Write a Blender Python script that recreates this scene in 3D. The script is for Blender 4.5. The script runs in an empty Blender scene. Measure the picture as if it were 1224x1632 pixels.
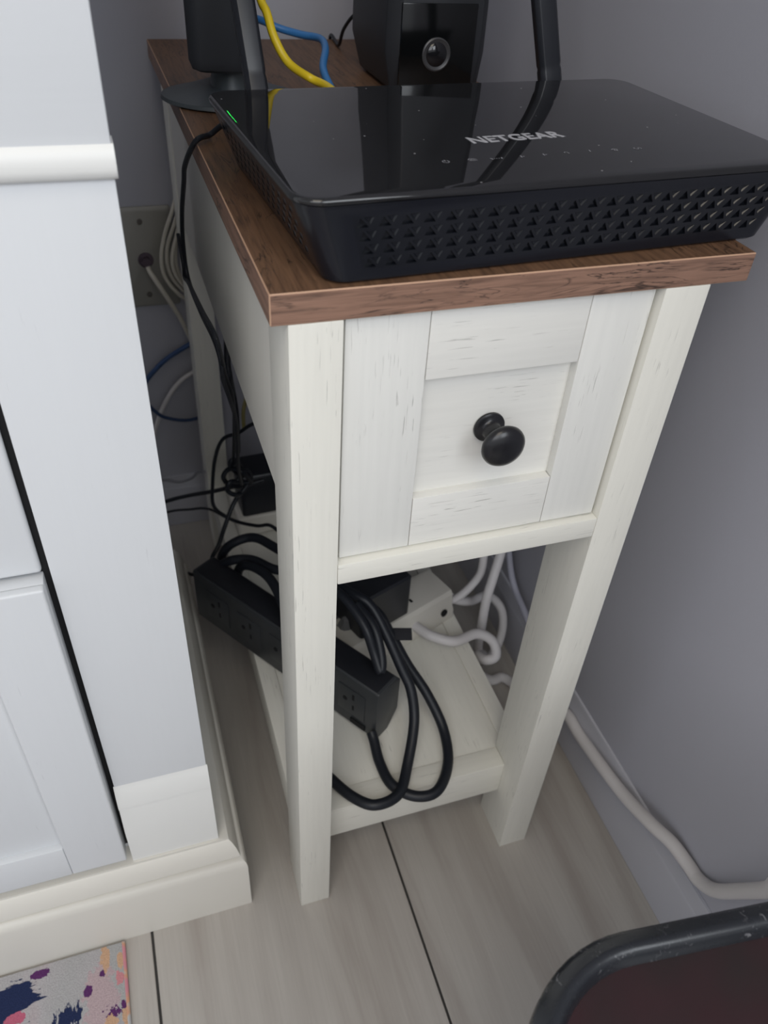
import bpy, bmesh, math, random
from mathutils import Vector, Matrix, Euler
random.seed(7)
S = bpy.context.scene
COL = S.collection

# ------------------------------------------------------------------ camera
cam_d = bpy.data.cameras.new('camera'); cam = bpy.data.objects.new('camera', cam_d); COL.objects.link(cam)
cam.location = (-0.06286, -0.32895, 0.76723)
cam.rotation_euler = Euler((0.870501, -0.056007, -0.315065), 'XYZ')
cam_d.sensor_fit = 'HORIZONTAL'; cam_d.sensor_width = 36.0
cam_d.lens = 1275.92 / 1224 * 36.0
cam_d.clip_start = 0.01; cam_d.clip_end = 50
cam_d.dof.use_dof = True; cam_d.dof.focus_distance = 0.50; cam_d.dof.aperture_fstop = cam_d.lens / 2.6
S.camera = cam

# ------------------------------------------------------------------ light
W = bpy.data.worlds.new('world'); S.world = W; W.use_nodes = True
bg = W.node_tree.nodes['Background']; bg.inputs[0].default_value = (0.91, 0.94, 1.0, 1); bg.inputs[1].default_value = 0.62

def area_light(name, loc, target, sx, sy, power, color):
    l = bpy.data.lights.new(name, 'AREA'); l.shape = 'RECTANGLE'; l.size = sx; l.size_y = sy
    l.energy = power; l.color = color
    o = bpy.data.objects.new(name, l); COL.objects.link(o)
    o.location = loc
    o.rotation_euler = (Vector(target) - Vector(loc)).to_track_quat('-Z', 'Y').to_euler()
    return o
area_light('window_daylight', (0.50, -1.30, 1.40), (0.0, 0.0, 0.45), 1.0, 0.8, 12.0, (0.90, 0.95, 1.0))
area_light('side_daylight', (-0.75, -1.60, 1.70), (0.05, 0.0, 0.45), 1.2, 1.0, 10.5, (0.95, 0.96, 1.0))
area_light('room_lamp', (-0.35, -0.95, 2.25), (0.0, 0.0, 0.5), 0.8, 0.8, 7, (1.0, 0.90, 0.74))

S.view_settings.view_transform = 'Standard'; S.view_settings.look = 'None'
S.view_settings.gamma = 1.0; S.view_settings.use_curve_mapping = False
S.view_settings.exposure = 0.24

# ------------------------------------------------------------------ helpers
def s2l(r, g, b):
    f = lambda c: (c / 255 / 12.92) if c / 255 <= 0.04045 else ((c / 255 + 0.055) / 1.055) ** 2.4
    return (f(r), f(g), f(b), 1)

class MB:
    def __init__(s): s.bm = bmesh.new()
    def box(s, x0, x1, y0, y1, z0, z1, mat=0):
        v = [s.bm.verts.new(p) for p in ((x0,y0,z0),(x1,y0,z0),(x1,y1,z0),(x0,y1,z0),(x0,y0,z1),(x1,y0,z1),(x1,y1,z1),(x0,y1,z1))]
        for f in ((3,2,1,0),(4,5,6,7),(0,1,5,4),(1,2,6,5),(2,3,7,6),(3,0,4,7)):
            s.bm.faces.new([v[i] for i in f]).material_index = mat
        return s
    def loft(s, rings, cap0=True, cap1=True, mat=0):
        rs = [[s.bm.verts.new(p) for p in r] for r in rings]
        n = len(rs[0])
        for a, b in zip(rs, rs[1:]):
            for i in range(n):
                s.bm.faces.new((a[i], a[(i+1) % n], b[(i+1) % n], b[i])).material_index = mat
        if cap0: s.bm.faces.new(rs[0][::-1]).material_index = mat
        if cap1: s.bm.faces.new(rs[-1]).material_index = mat
        return s
    def tube(s, pts, r, n=10, smooth=True, sub=6):
        P = catmull(pts, sub) if smooth and len(pts) > 2 else [Vector(p) for p in pts]
        rings = []; up = None
        for i, p in enumerate(P):
            t = (P[min(i+1, len(P)-1)] - P[max(i-1, 0)]).normalized()
            if up is None:
                up = t.orthogonal().normalized()
            else:
                up = (up - t * up.dot(t))
                up = up.normalized() if up.length > 1e-6 else t.orthogonal().normalized()
            b = t.cross(up)
            rings.append([p + (up * math.cos(2*math.pi*k/n) + b * math.sin(2*math.pi*k/n)) * r for k in range(n)])
        return s.loft(rings)
    def lathe(s, prof, c, axis, n=32):
        # prof: (radius, distance along axis)
        ax = Vector(axis).normalized(); u = ax.orthogonal().normalized(); w = ax.cross(u)
        rings = [[Vector(c) + ax*d + (u*math.cos(2*math.pi*k/n) + w*math.sin(2*math.pi*k/n))*max(r, 1e-5) for k in range(n)] for r, d in prof]
        return s.loft(rings)
    def done(s, name, mat, parent=None, bevel=0.0, seg=2, smooth=False, angle=35):
        bmesh.ops.recalc_face_normals(s.bm, faces=s.bm.faces)
        if bevel: 
            bmesh.ops.bevel(s.bm, geom=[e for e in s.bm.edges if len(e.link_faces) == 2 and e.calc_face_angle() > math.radians(angle)], offset=bevel, segments=seg, affect='EDGES', profile=0.6, clamp_overlap=True)
        me = bpy.data.meshes.new(name); s.bm.to_mesh(me); s.bm.free()
        if smooth or bevel:
            for p in me.polygons: p.use_smooth = True
            me.set_sharp_from_angle(angle=math.radians(38))
        for m in (mat if isinstance(mat, (list, tuple)) else [mat]): me.materials.append(m)
        o = bpy.data.objects.new(name, me); COL.objects.link(o)
        if parent: o.parent = parent
        return o

def catmull(pts, sub):
    p = [Vector(a) for a in pts]; p = [p[0]*2 - p[1]] + p + [p[-1]*2 - p[-2]]
    out = []
    for i in range(1, len(p)-2):
        for k in range(sub):
            t = k / sub
            out.append(0.5*((2*p[i]) + (p[i+1]-p[i-1])*t + (2*p[i-1]-5*p[i]+4*p[i+1]-p[i+2])*t*t + (-p[i-1]+3*p[i]-3*p[i+1]+p[i+2])*t**3))
    out.append(p[-2]); return out

def rrect(x0, x1, y0, y1, r, z, n=6):
    out = []
    for cx, cy, a0 in ((x1-r, y0+r, -90), (x1-r, y1-r, 0), (x0+r, y1-r, 90), (x0+r, y0+r, 180)):
        for k in range(n+1):
            a = math.radians(a0 + 90*k/n); out.append(Vector((cx + r*math.cos(a), cy + r*math.sin(a), z)))
    return out

def thing(name, label, cat, loc=(0,0,0), rot=(0,0,0), group=None):
    o = bpy.data.objects.new(name, None); COL.objects.link(o); o.empty_display_size = 0.02
    o.location = loc; o.rotation_euler = rot; tag(o, label, cat, group); return o
def tag(o, label, cat, group=None):
    o['label'] = label; o['category'] = cat
    if group: o['group'] = group
    return o
def struct(o): o['kind'] = 'structure'; return o
def keep(o, root):      # child built in world coordinates under a root that sits elsewhere
    o.parent = root; o.matrix_parent_inverse = root_matrix(root).inverted(); return o
def root_matrix(r): return Matrix.LocRotScale(r.location, r.rotation_euler, None)

# ------------------------------------------------------------------ materials
def mat(name, col, rough=0.5, metal=0.0, spec=0.5, ior=None, coat=0.0, emit=None, alpha=None, bump=None):
    m = bpy.data.materials.new(name); m.use_nodes = True; b = m.node_tree.nodes['Principled BSDF']
    b.inputs['Base Color'].default_value = col; b.inputs['Roughness'].default_value = rough
    b.inputs['Metallic'].default_value = metal; b.inputs['Specular IOR Level'].default_value = spec
    if ior: b.inputs['IOR'].default_value = ior
    if coat: b.inputs['Coat Weight'].default_value = coat; b.inputs['Coat Roughness'].default_value = 0.03
    if emit: b.inputs['Emission Color'].default_value = emit[0]; b.inputs['Emission Strength'].default_value = emit[1]
    nt = m.node_tree
    if bump:
        tc = nt.nodes.new('ShaderNodeTexCoord'); n = nt.nodes.new('ShaderNodeTexNoise'); n.inputs['Scale'].default_value = bump[0]
        n.inputs['Detail'].default_value = 3
        bp = nt.nodes.new('ShaderNodeBump'); bp.inputs['Strength'].default_value = bump[1]; bp.inputs['Distance'].default_value = 0.001
        nt.links.new(tc.outputs['Object'], n.inputs['Vector']); nt.links.new(n.outputs['Fac'], bp.inputs['Height']); nt.links.new(bp.outputs['Normal'], b.inputs['Normal'])
    return m

class NT:
    def __init__(s, m): s.t = m.node_tree; s.b = s.t.nodes['Principled BSDF']; s.tc = s.t.nodes.new('ShaderNodeTexCoord')
    def n(s, kind, **kw):
        nd = s.t.nodes.new(kind)
        for k, v in kw.items():
            if k in nd.inputs: nd.inputs[k].default_value = v
            else: setattr(nd, k, v)
        return nd
    def l(s, a, b): s.t.links.new(a, b)
    def mapping(s, scale, coord='Object', loc=(0,0,0)):
        mp = s.n('ShaderNodeMapping'); mp.inputs['Scale'].default_value = scale; mp.inputs['Location'].default_value = loc
        s.l(s.tc.outputs[coord], mp.inputs['Vector']); return mp.outputs[0]
    def noise(s, vec, scale, detail=4, rough=0.5, dist=0.0):
        nd = s.n('ShaderNodeTexNoise', Scale=scale, Detail=detail, Roughness=rough, Distortion=dist); s.l(vec, nd.inputs['Vector']); return nd.outputs['Fac']
    def ramp(s, fac, stops, interp='LINEAR'):
        r = s.n('ShaderNodeValToRGB'); r.color_ramp.interpolation = interp
        while len(r.color_ramp.elements) < len(stops): r.color_ramp.elements.new(0.5)
        for e, (p, c) in zip(r.color_ramp.elements, stops): e.position = p; e.color = c if len(c) == 4 else (*c, 1)
        s.l(fac, r.inputs[0]); return r.outputs[0]
    def mix(s, fac, a, b, mode='MIX'):
        m = s.n('ShaderNodeMix'); m.data_type = 'RGBA'; m.blend_type = mode
        for sock, v in ((m.inputs[0], fac), (m.inputs[6], a), (m.inputs[7], b)):
            if isinstance(v, (tuple, float, int)): sock.default_value = v
            else: s.l(v, sock)
        return m.outputs[2]
    def math(s, op, a, b=0.0):
        m = s.n('ShaderNodeMath'); m.operation = op
        for sock, v in ((m.inputs[0], a), (m.inputs[1], b)):
            if isinstance(v, (float, int)): sock.default_value = v
            else: s.l(v, sock)
        return m.outputs[0]
    def bump(s, h, strength, dist=0.001):
        b = s.n('ShaderNodeBump', Strength=strength, Distance=dist); s.l(h, b.inputs['Height']); s.l(b.outputs[0], s.b.inputs['Normal'])

BW = (0,0,0,1); WH = (1,1,1,1)
def white_wood(name, base, crack, axis, amount, rough=0.42, seed=0.0, tone=0.965):
    m = mat(name, base, rough); t = NT(m)
    sc = {'x': (0.05, 1, 1), 'y': (1, 0.05, 1), 'z': (1, 1, 0.05)}[axis]
    v = t.mapping(sc, loc=(seed, seed*.7, seed*.3))
    fine = t.noise(v, 900, 2, 0.5, 0.3)
    cr = t.ramp(fine, [(0.655 - amount*.02, BW), (0.70 - amount*.02, WH)])
    sm = {'x': (0.35, 1, 1), 'y': (1, 0.35, 1), 'z': (1, 1, 0.35)}[axis]
    mask = t.ramp(t.noise(t.mapping(sm, loc=(seed+3, seed, 1)), 55, 3), [(0.55 - amount*.05, BW), (0.66, WH)])
    k = t.math('MULTIPLY', cr, mask)
    soft = t.ramp(t.noise(v, 260, 3), [(0.35, tuple(c*tone for c in base[:3])+(1,)), (0.65, base)])
    t.l(t.mix(t.math('MULTIPLY', k, 0.62), soft, crack), t.b.inputs['Base Color'])
    h = t.math('SUBTRACT', t.math('MULTIPLY', t.noise(v, 420, 2), 0.4), k)
    t.bump(h, 0.22, 0.0006); return m

CREAM = (0.75, 0.735, 0.665, 1); CRK = (0.26, 0.25, 0.235, 1)
COOL = (0.64, 0.655, 0.67, 1)
M_z = white_wood('cream_wood_upright', CREAM, CRK, 'z', 1.0)
M_z2 = white_wood('cream_wood_stile', (0.735, 0.73, 0.69, 1), CRK, 'z', 1.5, seed=1.3)
M_x = white_wood('cream_wood_crosswise', CREAM, CRK, 'x', 0.7, seed=4.1)
M_x2 = white_wood('cream_wood_panel', (0.745, 0.735, 0.69, 1), CRK, 'x', 1.1, seed=7.7)
M_y = white_wood('cream_wood_lengthwise', CREAM, CRK, 'y', 0.4, seed=2.2)
M_plain = mat('cream_side_board', (0.70, 0.68, 0.62, 1), 0.45, bump=(300, 0.05))
C_z = white_wood('cabinet_wood_upright', COOL, (0.52, 0.53, 0.55, 1), 'z', -0.9, 0.45, seed=9.0, tone=0.992)
C_x = white_wood('cabinet_wood_crosswise', COOL, (0.6, 0.6, 0.6, 1), 'x', -1.3, 0.45, seed=5.0, tone=0.992)
C_b = mat('cabinet_moulding', (0.73, 0.73, 0.705, 1), 0.42)
C_p = mat('cabinet_plinth_shaded', (0.66, 0.635, 0.575, 1), 0.42)  # shade low on the cabinet put into a darker, warmer plinth colour

def wood_brown(name, axis, dark, light, seed=0, crack=True):
    m = mat(name, dark, 0.48); t = NT(m)
    sc = {'x': (0.05, 1, 1), 'y': (1, 0.05, 1)}[axis]
    v = t.mapping(sc, loc=(seed, seed, seed))
    g = t.noise(v, 340, 5, 0.6, 0.6)
    c = t.ramp(g, [(0.3, dark), (0.55, light), (0.75, tuple(a*1.18 for a in light[:3])+(1,))])
    sc2 = {'x': (0.10, 1, 1), 'y': (1, 0.10, 1)}[axis]
    w = t.noise(t.mapping(sc2, loc=(seed+2, seed, 0)), 120, 4, 0.55, 1.6)
    ln = t.ramp(w, [(0.478, BW), (0.5, WH), (0.522, BW)])
    msk = t.ramp(t.noise(t.mapping((1,1,1), loc=(seed, 5, 2)), 26, 2), [(0.42, BW), (0.56, WH)])
    k = t.math('MULTIPLY', t.math('MULTIPLY', ln, msk), 0.9)
    t.l(t.mix(k, c, tuple(a*0.16 for a in dark[:3])+(1,)), t.b.inputs['Base Color'])
    t.bump(t.math('SUBTRACT', g, k), 0.25, 0.0006)
    return m
WD_top = wood_brown('brown_oak_top', 'y', s2l(80, 58, 43), s2l(108, 80, 59))
WD_edge = wood_brown('brown_oak_edge', 'x', s2l(100, 75, 62), s2l(138, 106, 89), seed=3)
WD_side = wood_brown('brown_oak_side', 'y', s2l(105, 78, 62), s2l(135, 102, 84), seed=5)
WD_line = mat('pale_edge_line', s2l(182, 146, 120), 0.5)

def wall_paint(name, col):
    m = mat(name, col, 0.8, spec=0.25); t = NT(m)
    n = t.noise(t.mapping((1,1,1)), 420, 4, 0.6); t.bump(n, 0.12, 0.0007); return m
M_wall = wall_paint('grey_wall_paint', (0.42, 0.42, 0.465, 1))
M_base = mat('grey_baseboard_paint', (0.45, 0.45, 0.49, 1), 0.42)
M_ceil = mat('ceiling_paint', (0.75, 0.75, 0.74, 1), 0.9)

def plank_mat(seed, tint):
    m = mat('grey_oak_plank', (0.3, 0.28, 0.25, 1), 0.5); t = NT(m)
    v = t.mapping((1, 0.12, 1), loc=(seed*1.7, seed, 0))
    big = t.noise(v, 22, 3, 0.5, 1.5)
    c = t.ramp(big, [(0.25, (0.29*tint, 0.262*tint, 0.235*tint, 1)), (0.5, (0.355*tint, 0.33*tint, 0.302*tint, 1)), (0.75, (0.395*tint, 0.373*tint, 0.342*tint, 1))])
    fine = t.noise(t.mapping((1, 0.03, 1), loc=(seed, 0, 0)), 420, 4, 0.6)
    f2 = t.ramp(fine, [(0.3, (0.93, 0.925, 0.92, 1)), (0.7, (1.03, 1.03, 1.03, 1))])
    t.l(t.mix(0.9, c, f2, 'MULTIPLY'), t.b.inputs['Base Color'])
    t.bump(fine, 0.12, 0.0005); return m

BLK_gloss = mat('glossy_black_plastic', (0.010, 0.010, 0.011, 1), 0.035, spec=0.62, ior=1.5)
tt = NT(BLK_gloss)
vo = tt.n('ShaderNodeTexVoronoi', Scale=95.0); tt.l(tt.mapping((1,1,1)), vo.inputs['Vector'])
sp = tt.ramp(vo.outputs['Distance'], [(0.040, WH), (0.060, BW)])
sel = tt.ramp(vo.outputs['Color'], [(0.50, BW), (0.56, WH)])
dust = tt.math('MULTIPLY', sp, sel)
tt.l(tt.mix(tt.math('MULTIPLY', dust, 0.5), (0.010, 0.010, 0.011, 1), (0.7, 0.7, 0.7, 1)), tt.b.inputs['Base Color'])
tt.l(tt.math('ADD', tt.math('MULTIPLY', dust, 0.4), 0.035), tt.b.inputs['Roughness'])
BLK = mat('satin_black_plastic', (0.012, 0.0135, 0.018, 1), 0.34)
BLK_side = mat('black_router_shell', (0.007, 0.008, 0.012, 1), 0.25, spec=0.4)
BLK_pocket = mat('black_vent_pocket', (0.006, 0.007, 0.010, 1), 0.20, spec=0.45)
BLK_matte = mat('matte_black_plastic', (0.022, 0.024, 0.029, 1), 0.5, bump=(900, 0.1))
BLK_hole = mat('dark_slot', (0.004, 0.004, 0.005, 1), 0.8)
KNOB = mat('black_knob_enamel', (0.009, 0.009, 0.011, 1), 0.27)
SLATE = mat('slate_black_plastic', (0.035, 0.038, 0.042, 1), 0.4)
GREYPL = mat('dark_grey_stand_plastic', (0.055, 0.065, 0.072, 1), 0.45)
CORD = mat('black_rubber_cord', (0.011, 0.013, 0.018, 1), 0.42, spec=0.35)
CORD_W = mat("white_rubber_cord", (0.64, 0.615, 0.61, 1), 0.5)
CORD_C = mat('ivory_cord', (0.56, 0.53, 0.46, 1), 0.55)
CORD_Y = mat('yellow_cable_jacket', (0.72, 0.53, 0.02, 1), 0.4)
CORD_B = mat('blue_cable_jacket', (0.035, 0.17, 0.42, 1), 0.4)
WPL = mat('ivory_power_strip_plastic', (0.70, 0.67, 0.60, 1), 0.4)
PLATE = mat('outlet_plate_plastic', (0.31, 0.30, 0.27, 1), 0.45)
LOGO = mat('silver_print', (0.42, 0.42, 0.44, 1), 0.4)
ICON = mat('grey_icon_print', (0.26, 0.26, 0.28, 1), 0.5)
LED = mat('green_led', (0.0, 0.5, 0.08, 1), 0.4, emit=((0.03, 1.0, 0.12, 1), 6.0))
SCREW = mat('dull_screw', (0.12, 0.11, 0.10, 1), 0.4, 0.6)

# ------------------------------------------------------------------ setting
WX = 0.333; WY = 0.577
fl = MB().box(-2.6, WX, -0.62, WY, -0.03, -0.0025).box(-2.6, 2.2, -3.0, -0.62, -0.03, -0.0025).done('floor', mat('floor_underlay', (0.05, 0.048, 0.045, 1), 0.8)); struct(fl)
pm = [plank_mat(s, t) for s, t in ((1.0, 1.16), (5.3, 1.19), (9.1, 1.12))]
edges = [0.3400 - 0.2330*i for i in range(0, 13)]
for i in range(len(edges)-1):
    x1, x0 = edges[i], edges[i+1]
    x1 = min(x1, WX)
    cuts = [-3.0, -1.9 + 0.37*(i % 3), -0.62 - 0.21*((i*2) % 3), WY]
    for j in range(3):
        if x1 - 0.001 - x0 < 0.01: continue
        o = MB().box(x0+0.0011, x1-0.0011, cuts[j]+0.001, cuts[j+1]-0.001, -0.0025, 0.0).done('plank', pm[(i+j) % 3], fl, bevel=0.0006, seg=1)
struct(MB().box(WX, WX+0.1, -0.62, WY+0.1, 0, 2.42).done('wall_right', M_wall))
struct(MB().box(-2.6, WX, WY, WY+0.1, 0, 2.42).done('wall_back', M_wall))
struct(MB().box(-2.6, 2.2, -3.0, WY+0.1, 2.42, 2.5).done('ceiling', M_ceil))
def baseboard(name, prof, a, b, mapf):
    o = MB().loft([[mapf(d, h, s) for d, h in prof] for s in (a, b)]).done(name, M_base, smooth=True); return struct(o)
bprof = [(0, 0.0005), (0.006, 0.0005), (0.006, 0.063), (0.0048, 0.0655), (0.0042, 0.0665), (0.0036, 0.080), (0.0022, 0.083), (0, 0.0835)]
baseboard('baseboard_right', bprof, -0.62, WY-0.0062, lambda d, h, s: Vector((WX-0.0002-d, s, h)))
baseboard('baseboard_back', bprof, -2.6, WX-0.0004, lambda d, h, s: Vector((s, WY-0.0002-d, h)))

# ------------------------------------------------------------------ side table
T = thing('side_table', 'narrow white-washed wooden side table with brown wood top and one drawer', 'side table', (0.12, 0.28, 0))
H = 0.61; TT = 0.0158; HB = H - TT
bm = MB().box(0, 0.2624, 0, 0.5575, HB, H)
top = bm.done('tabletop', [WD_top, WD_edge, WD_side, WD_line], T)
top.parent = None; keep(top, T)
b2 = bmesh.new(); b2.from_mesh(top.data)
r = bmesh.ops.bevel(b2, geom=list(b2.edges), offset=0.0006, segments=1, affect='EDGES')
b2.normal_update()
for f in b2.faces:
    n = f.normal; a = f.calc_area()
    if max(abs(n.x), abs(n.y), abs(n.z)) < 0.99: f.material_index = 3
    elif abs(n.z) > .9: f.material_index = 0
    elif abs(n.y) > .9: f.material_index = 1
    else: f.material_index = 2
b2.to_mesh(top.data); b2.free()
top['label'] = 'brown wood-grain tabletop with pale edge lines'
lx0, lx1, rx0, rx1 = 0.0083, 0.0351, 0.2114, 0.2394
def part(name, m, *b, bevel=0.0008, parent=T, seg=2):
    o = MB().box(*b).done(name, m, None, bevel=bevel, seg=seg)
    keep(o, parent) if parent is T else None
    return o
for x0, x1 in ((lx0, lx1), (rx0, rx1)):
    part('leg', M_z, x0, x1, 0.0002, 0.0480, 0, HB)
    part('leg', M_z, x0, x1, 0.5095, 0.5573, 0, HB)
part('side_panel', M_plain, lx0+0.0012, lx0+0.0132, 0.0480, 0.5095, 0.4600, HB)
part('side_panel', M_plain, rx1-0.0132, rx1-0.0012, 0.0480, 0.5095, 0.4600, HB)
part('back_panel', M_plain, lx1, rx0, 0.540, 0.552, 0.4600, HB)
part('front_rail', M_x, lx1, rx0, 0.0002, 0.0200, 0.4187, 0.4347, bevel=0.0012)
# drawer
DR = MB().box(0.0380, 0.2092, 0.0122, 0.0160, 0.4360, HB-0.001).box(0.050, 0.198, 0.0150, 0.40, 0.450, 0.462) \
    .box(0.050, 0.060, 0.0150, 0.40, 0.462, 0.575).box(0.188, 0.198, 0.0150, 0.40, 0.462, 0.575).box(0.060, 0.188, 0.390, 0.40, 0.462, 0.575) \
    .done('drawer', M_x2)
keep(DR, T)
TR = Matrix.Translation((0.12, 0.28, 0))
def dsub(o): o.parent = DR; return o
for a, b in ((0.0372, 0.0812), (0.1716, 0.2095)):
    dsub(MB().box(a, b, 0.0055, 0.0124, 0.4358, HB-0.0008).done('stile', M_z2, None, bevel=0.0009))
dsub(MB().box(0.0815, 0.1713, 0.0057, 0.0124, 0.5525, HB-0.0008).done('rail', M_x2, None, bevel=0.0005))
dsub(MB().box(0.0815, 0.1713, 0.0057, 0.0124, 0.4358, 0.4725).done('rail', M_x2, None, bevel=0.0005))
kp = [(0.0, 0), (0.0088, 0), (0.0096, 0.0010), (0.0094, 0.0022), (0.0080, 0.0030), (0.0062, 0.0034), (0.0050, 0.0046), (0.0045, 0.0070), (0.0045, 0.0120), (0.0062, 0.0150),
      (0.0095, 0.0172), (0.0120, 0.0184), (0.0130, 0.0202), (0.0128, 0.0220), (0.0115, 0.0238), (0.0090, 0.0252), (0.0055, 0.0261), (0.0, 0.0264)]
kn = dsub(MB().lathe(kp, (0.1262, 0.0122, 0.5130), (0, -1, 0), 40).done('knob', KNOB, None, smooth=True)); kn['label'] = 'round black mushroom knob'
# bottom shelf
part('shelf_rail', M_x, lx1, rx0, 0.0262, 0.0460, 0.064, 0.1080)
part('shelf_rail', M_x, lx1, rx0, 0.5150, 0.5350, 0.064, 0.1080)
part('shelf_rail', M_y, lx0+0.0030, lx0+0.0200, 0.0480, 0.5095, 0.064, 0.1080)
part('shelf_rail', M_y, rx1-0.0200, rx1-0.0030, 0.0480, 0.5095, 0.064, 0.1080)
part('shelf_board', M_y, lx0+0.0203, rx1-0.0203, 0.0463, 0.5147, 0.094, 0.1068, bevel=0.0004)

# ------------------------------------------------------------------ white cabinet on the left
K = thing('cabinet', 'large white painted wooden cabinet with moulded plinth left of the side table', 'cabinet', (-0.20, 0.25, 0))
def kpart(name, m, *b, bevel=0.001, seg=2):
    return keep(MB().box(*b).done(name, m, None, bevel=bevel, seg=seg), K)
CXL = -0.62
kpart('carcass', C_z, CXL, -0.0575, 0.046, 0.400, 0.10, 0.90)
# plinth: profile swept along the front and mitred round the right-hand corner
pp = [(0.0, 0.0), (0.0, 0.0700), (0.0012, 0.0755), (0.0040, 0.0790), (0.0056, 0.0796), (0.0078, 0.0800), (0.0078, 0.0812), (0.0052, 0.0818), (0.0056, 0.0850), (0.0075, 0.0930), (0.0105, 0.0990), (0.0127, 0.1012), (0.0127, 0.1040)]
rings = []
for o_, z in pp: rings.append([Vector((CXL, 0.0166+o_, z)), Vector((-0.035-o_, 0.0166+o_, z)), Vector((-0.035-o_, 0.405, z)), Vector((CXL, 0.405, z))])
keep(MB().loft(rings).done('plinth', C_p, None, smooth=True, bevel=0.0), K)
PXL = -0.1258
def pil(name, x0, x1):
    keep(MB().box(x0, x1, 0.0385, 0.048, 0.104, 0.6505).done(name, C_z, None, bevel=0.0008), K)
pil('pilaster', PXL, -0.0565)
# pilaster foot block with ogee top
fp = [(0.0355, 0.1042), (0.0315, 0.1042), (0.0315, 0.1500), (0.0352, 0.1780), (0.0375, 0.1786), (0.0375, 0.1800), (0.0336, 0.1806), (0.0338, 0.1835), (0.0352, 0.1930), (0.0372, 0.2020), (0.0386, 0.2060), (0.0386, 0.2062), (0.0386, 0.1042)]
keep(MB().loft([[Vector((x, y, z)) for y, z in fp] for x in (PXL-0.0006, -0.0558)]).done('pilaster_foot', C_b, None, smooth=True), K)
# frieze board and the bead under it
kpart('frieze', C_x, CXL, -0.0560, 0.0360, 0.046, 0.655, 0.90)
mp_ = [(0.046, 0.6500), (0.0385, 0.6502), (0.0360, 0.6508), (0.0338, 0.6528), (0.0330, 0.6555), (0.0330, 0.6590), (0.0336, 0.6615), (0.0348, 0.6635), (0.0360, 0.6648), (0.046, 0.6652)]
keep(MB().loft([[Vector((x, y, z)) for y, z in mp_] for x in (CXL, -0.0552)]).done('moulding', C_b, None, smooth=True), K)
kpart('top_board', C_x, CXL-0.01, -0.0500, 0.020, 0.41, 0.90, 0.925)
# upper drawer and lower door, inset behind a clear gap
kpart('drawer_front', C_z, CXL, -0.1302, 0.0400, 0.0455, 0.4325, 0.648, bevel=0.003, seg=3)
dx0, dx1 = -0.40, -0.1302
D = MB().box(dx0, dx1, 0.0335, 0.0450, 0.1155, 0.4300).done('door', C_z, None, bevel=0.001); keep(D, K)
def ks(o): o.parent = D; return o
ks(MB().box(dx1-0.0420, dx1, 0.0275, 0.0338, 0.1150, 0.4303).done('stile', C_z, None, bevel=0.0016, seg=3))
ks(MB().box(dx0, dx0+0.0420, 0.0275, 0.0338, 0.1150, 0.4303).done('stile', C_z, None, bevel=0.0016, seg=3))
ks(MB().box(dx0+0.0420, dx1-0.0420, 0.0276, 0.0338, 0.1150, 0.1560).done('rail', C_x, None, bevel=0.0012))
ks(MB().box(dx0+0.0420, dx1-0.0420, 0.0276, 0.0338, 0.3880, 0.4303).done('rail', C_x, None, bevel=0.0012))
kpart('gap_shade_sheet', BLK_hole, CXL, PXL-0.0005, 0.0452, 0.0459, 0.11, 0.645, bevel=0)  # near-black sheet added as the shade inside the door gap

# ------------------------------------------------------------------ rug
rm = mat('patterned_rug_pile', (0.4, 0.4, 0.4, 1), 0.95, spec=0.1); t = NT(rm)
vv = t.mapping((1, 1, 1))
def blob_mask(cx, cy, rx, ry, seed, rag=0.5, sc=140, stretch=(1, 1, 1)):
    # one printed shape of the rug, with brushed ragged edges
    v = t.mapping((1/rx, 1/ry, 0), loc=(-cx/rx, -cy/ry, 0))
    ln = t.n('ShaderNodeVectorMath'); ln.operation = 'LENGTH'; t.l(v, ln.inputs[0])
    nz = t.noise(t.mapping(stretch, loc=(seed, seed*2.3, 0)), sc, 4, 0.65)
    return t.ramp(t.math('ADD', ln.outputs['Value'], t.math('MULTIPLY', t.math('ADD', nz, -0.5), rag*4.5)), [(0.96, WH), (1.0, BW)])
base = t.ramp(t.noise(t.mapping((1, .4, 1), loc=(2, 1, 0)), 24, 3), [(0.40, (0.40, 0.40, 0.40, 1)), (0.60, (0.44, 0.42, 0.43, 1)), (0.70, (0.47, 0.38, 0.39, 1))])
NAVY = (0.022, 0.032, 0.085, 1); PURP = (0.11, 0.035, 0.13, 1); PINK = (0.50, 0.13, 0.20, 1); ORNG = (0.58, 0.37, 0.24, 1); ROSE = (0.58, 0.25, 0.27, 1)
col = base
col = t.mix(0.75, col, t.mix(blob_mask(-0.172, -0.030, 0.013, 0.030, 3, .5), col, (0.50, 0.36, 0.38, 1)))
n1 = t.noise(vv, 15, 4, 0.62); n2 = t.noise(t.mapping((.35, 1.5, 1), loc=(4, 9, 0)), 75, 4, 0.7)
far = t.ramp(t.math('ADD', n1, t.math('MULTIPLY', n2, 0.30)), [(0.725, BW), (0.733, WH)])      # rest of the rug
sx = t.n('ShaderNodeSeparateXYZ'); t.l(t.tc.outputs['Object'], sx.inputs[0])
farm = t.math('MAXIMUM', t.math('LESS_THAN', sx.outputs['X'], -0.265), t.math('LESS_THAN', sx.outputs['Y'], -0.08))
col = t.mix(t.math('MULTIPLY', far, farm), col, NAVY)
pkf = t.ramp(t.noise(t.mapping((1, .8, 1), loc=(1, 8, 0)), 30, 3, 0.6), [(0.62, BW), (0.64, WH)])
col = t.mix(t.math('MULTIPLY', pkf, farm), col, ROSE)
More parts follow.
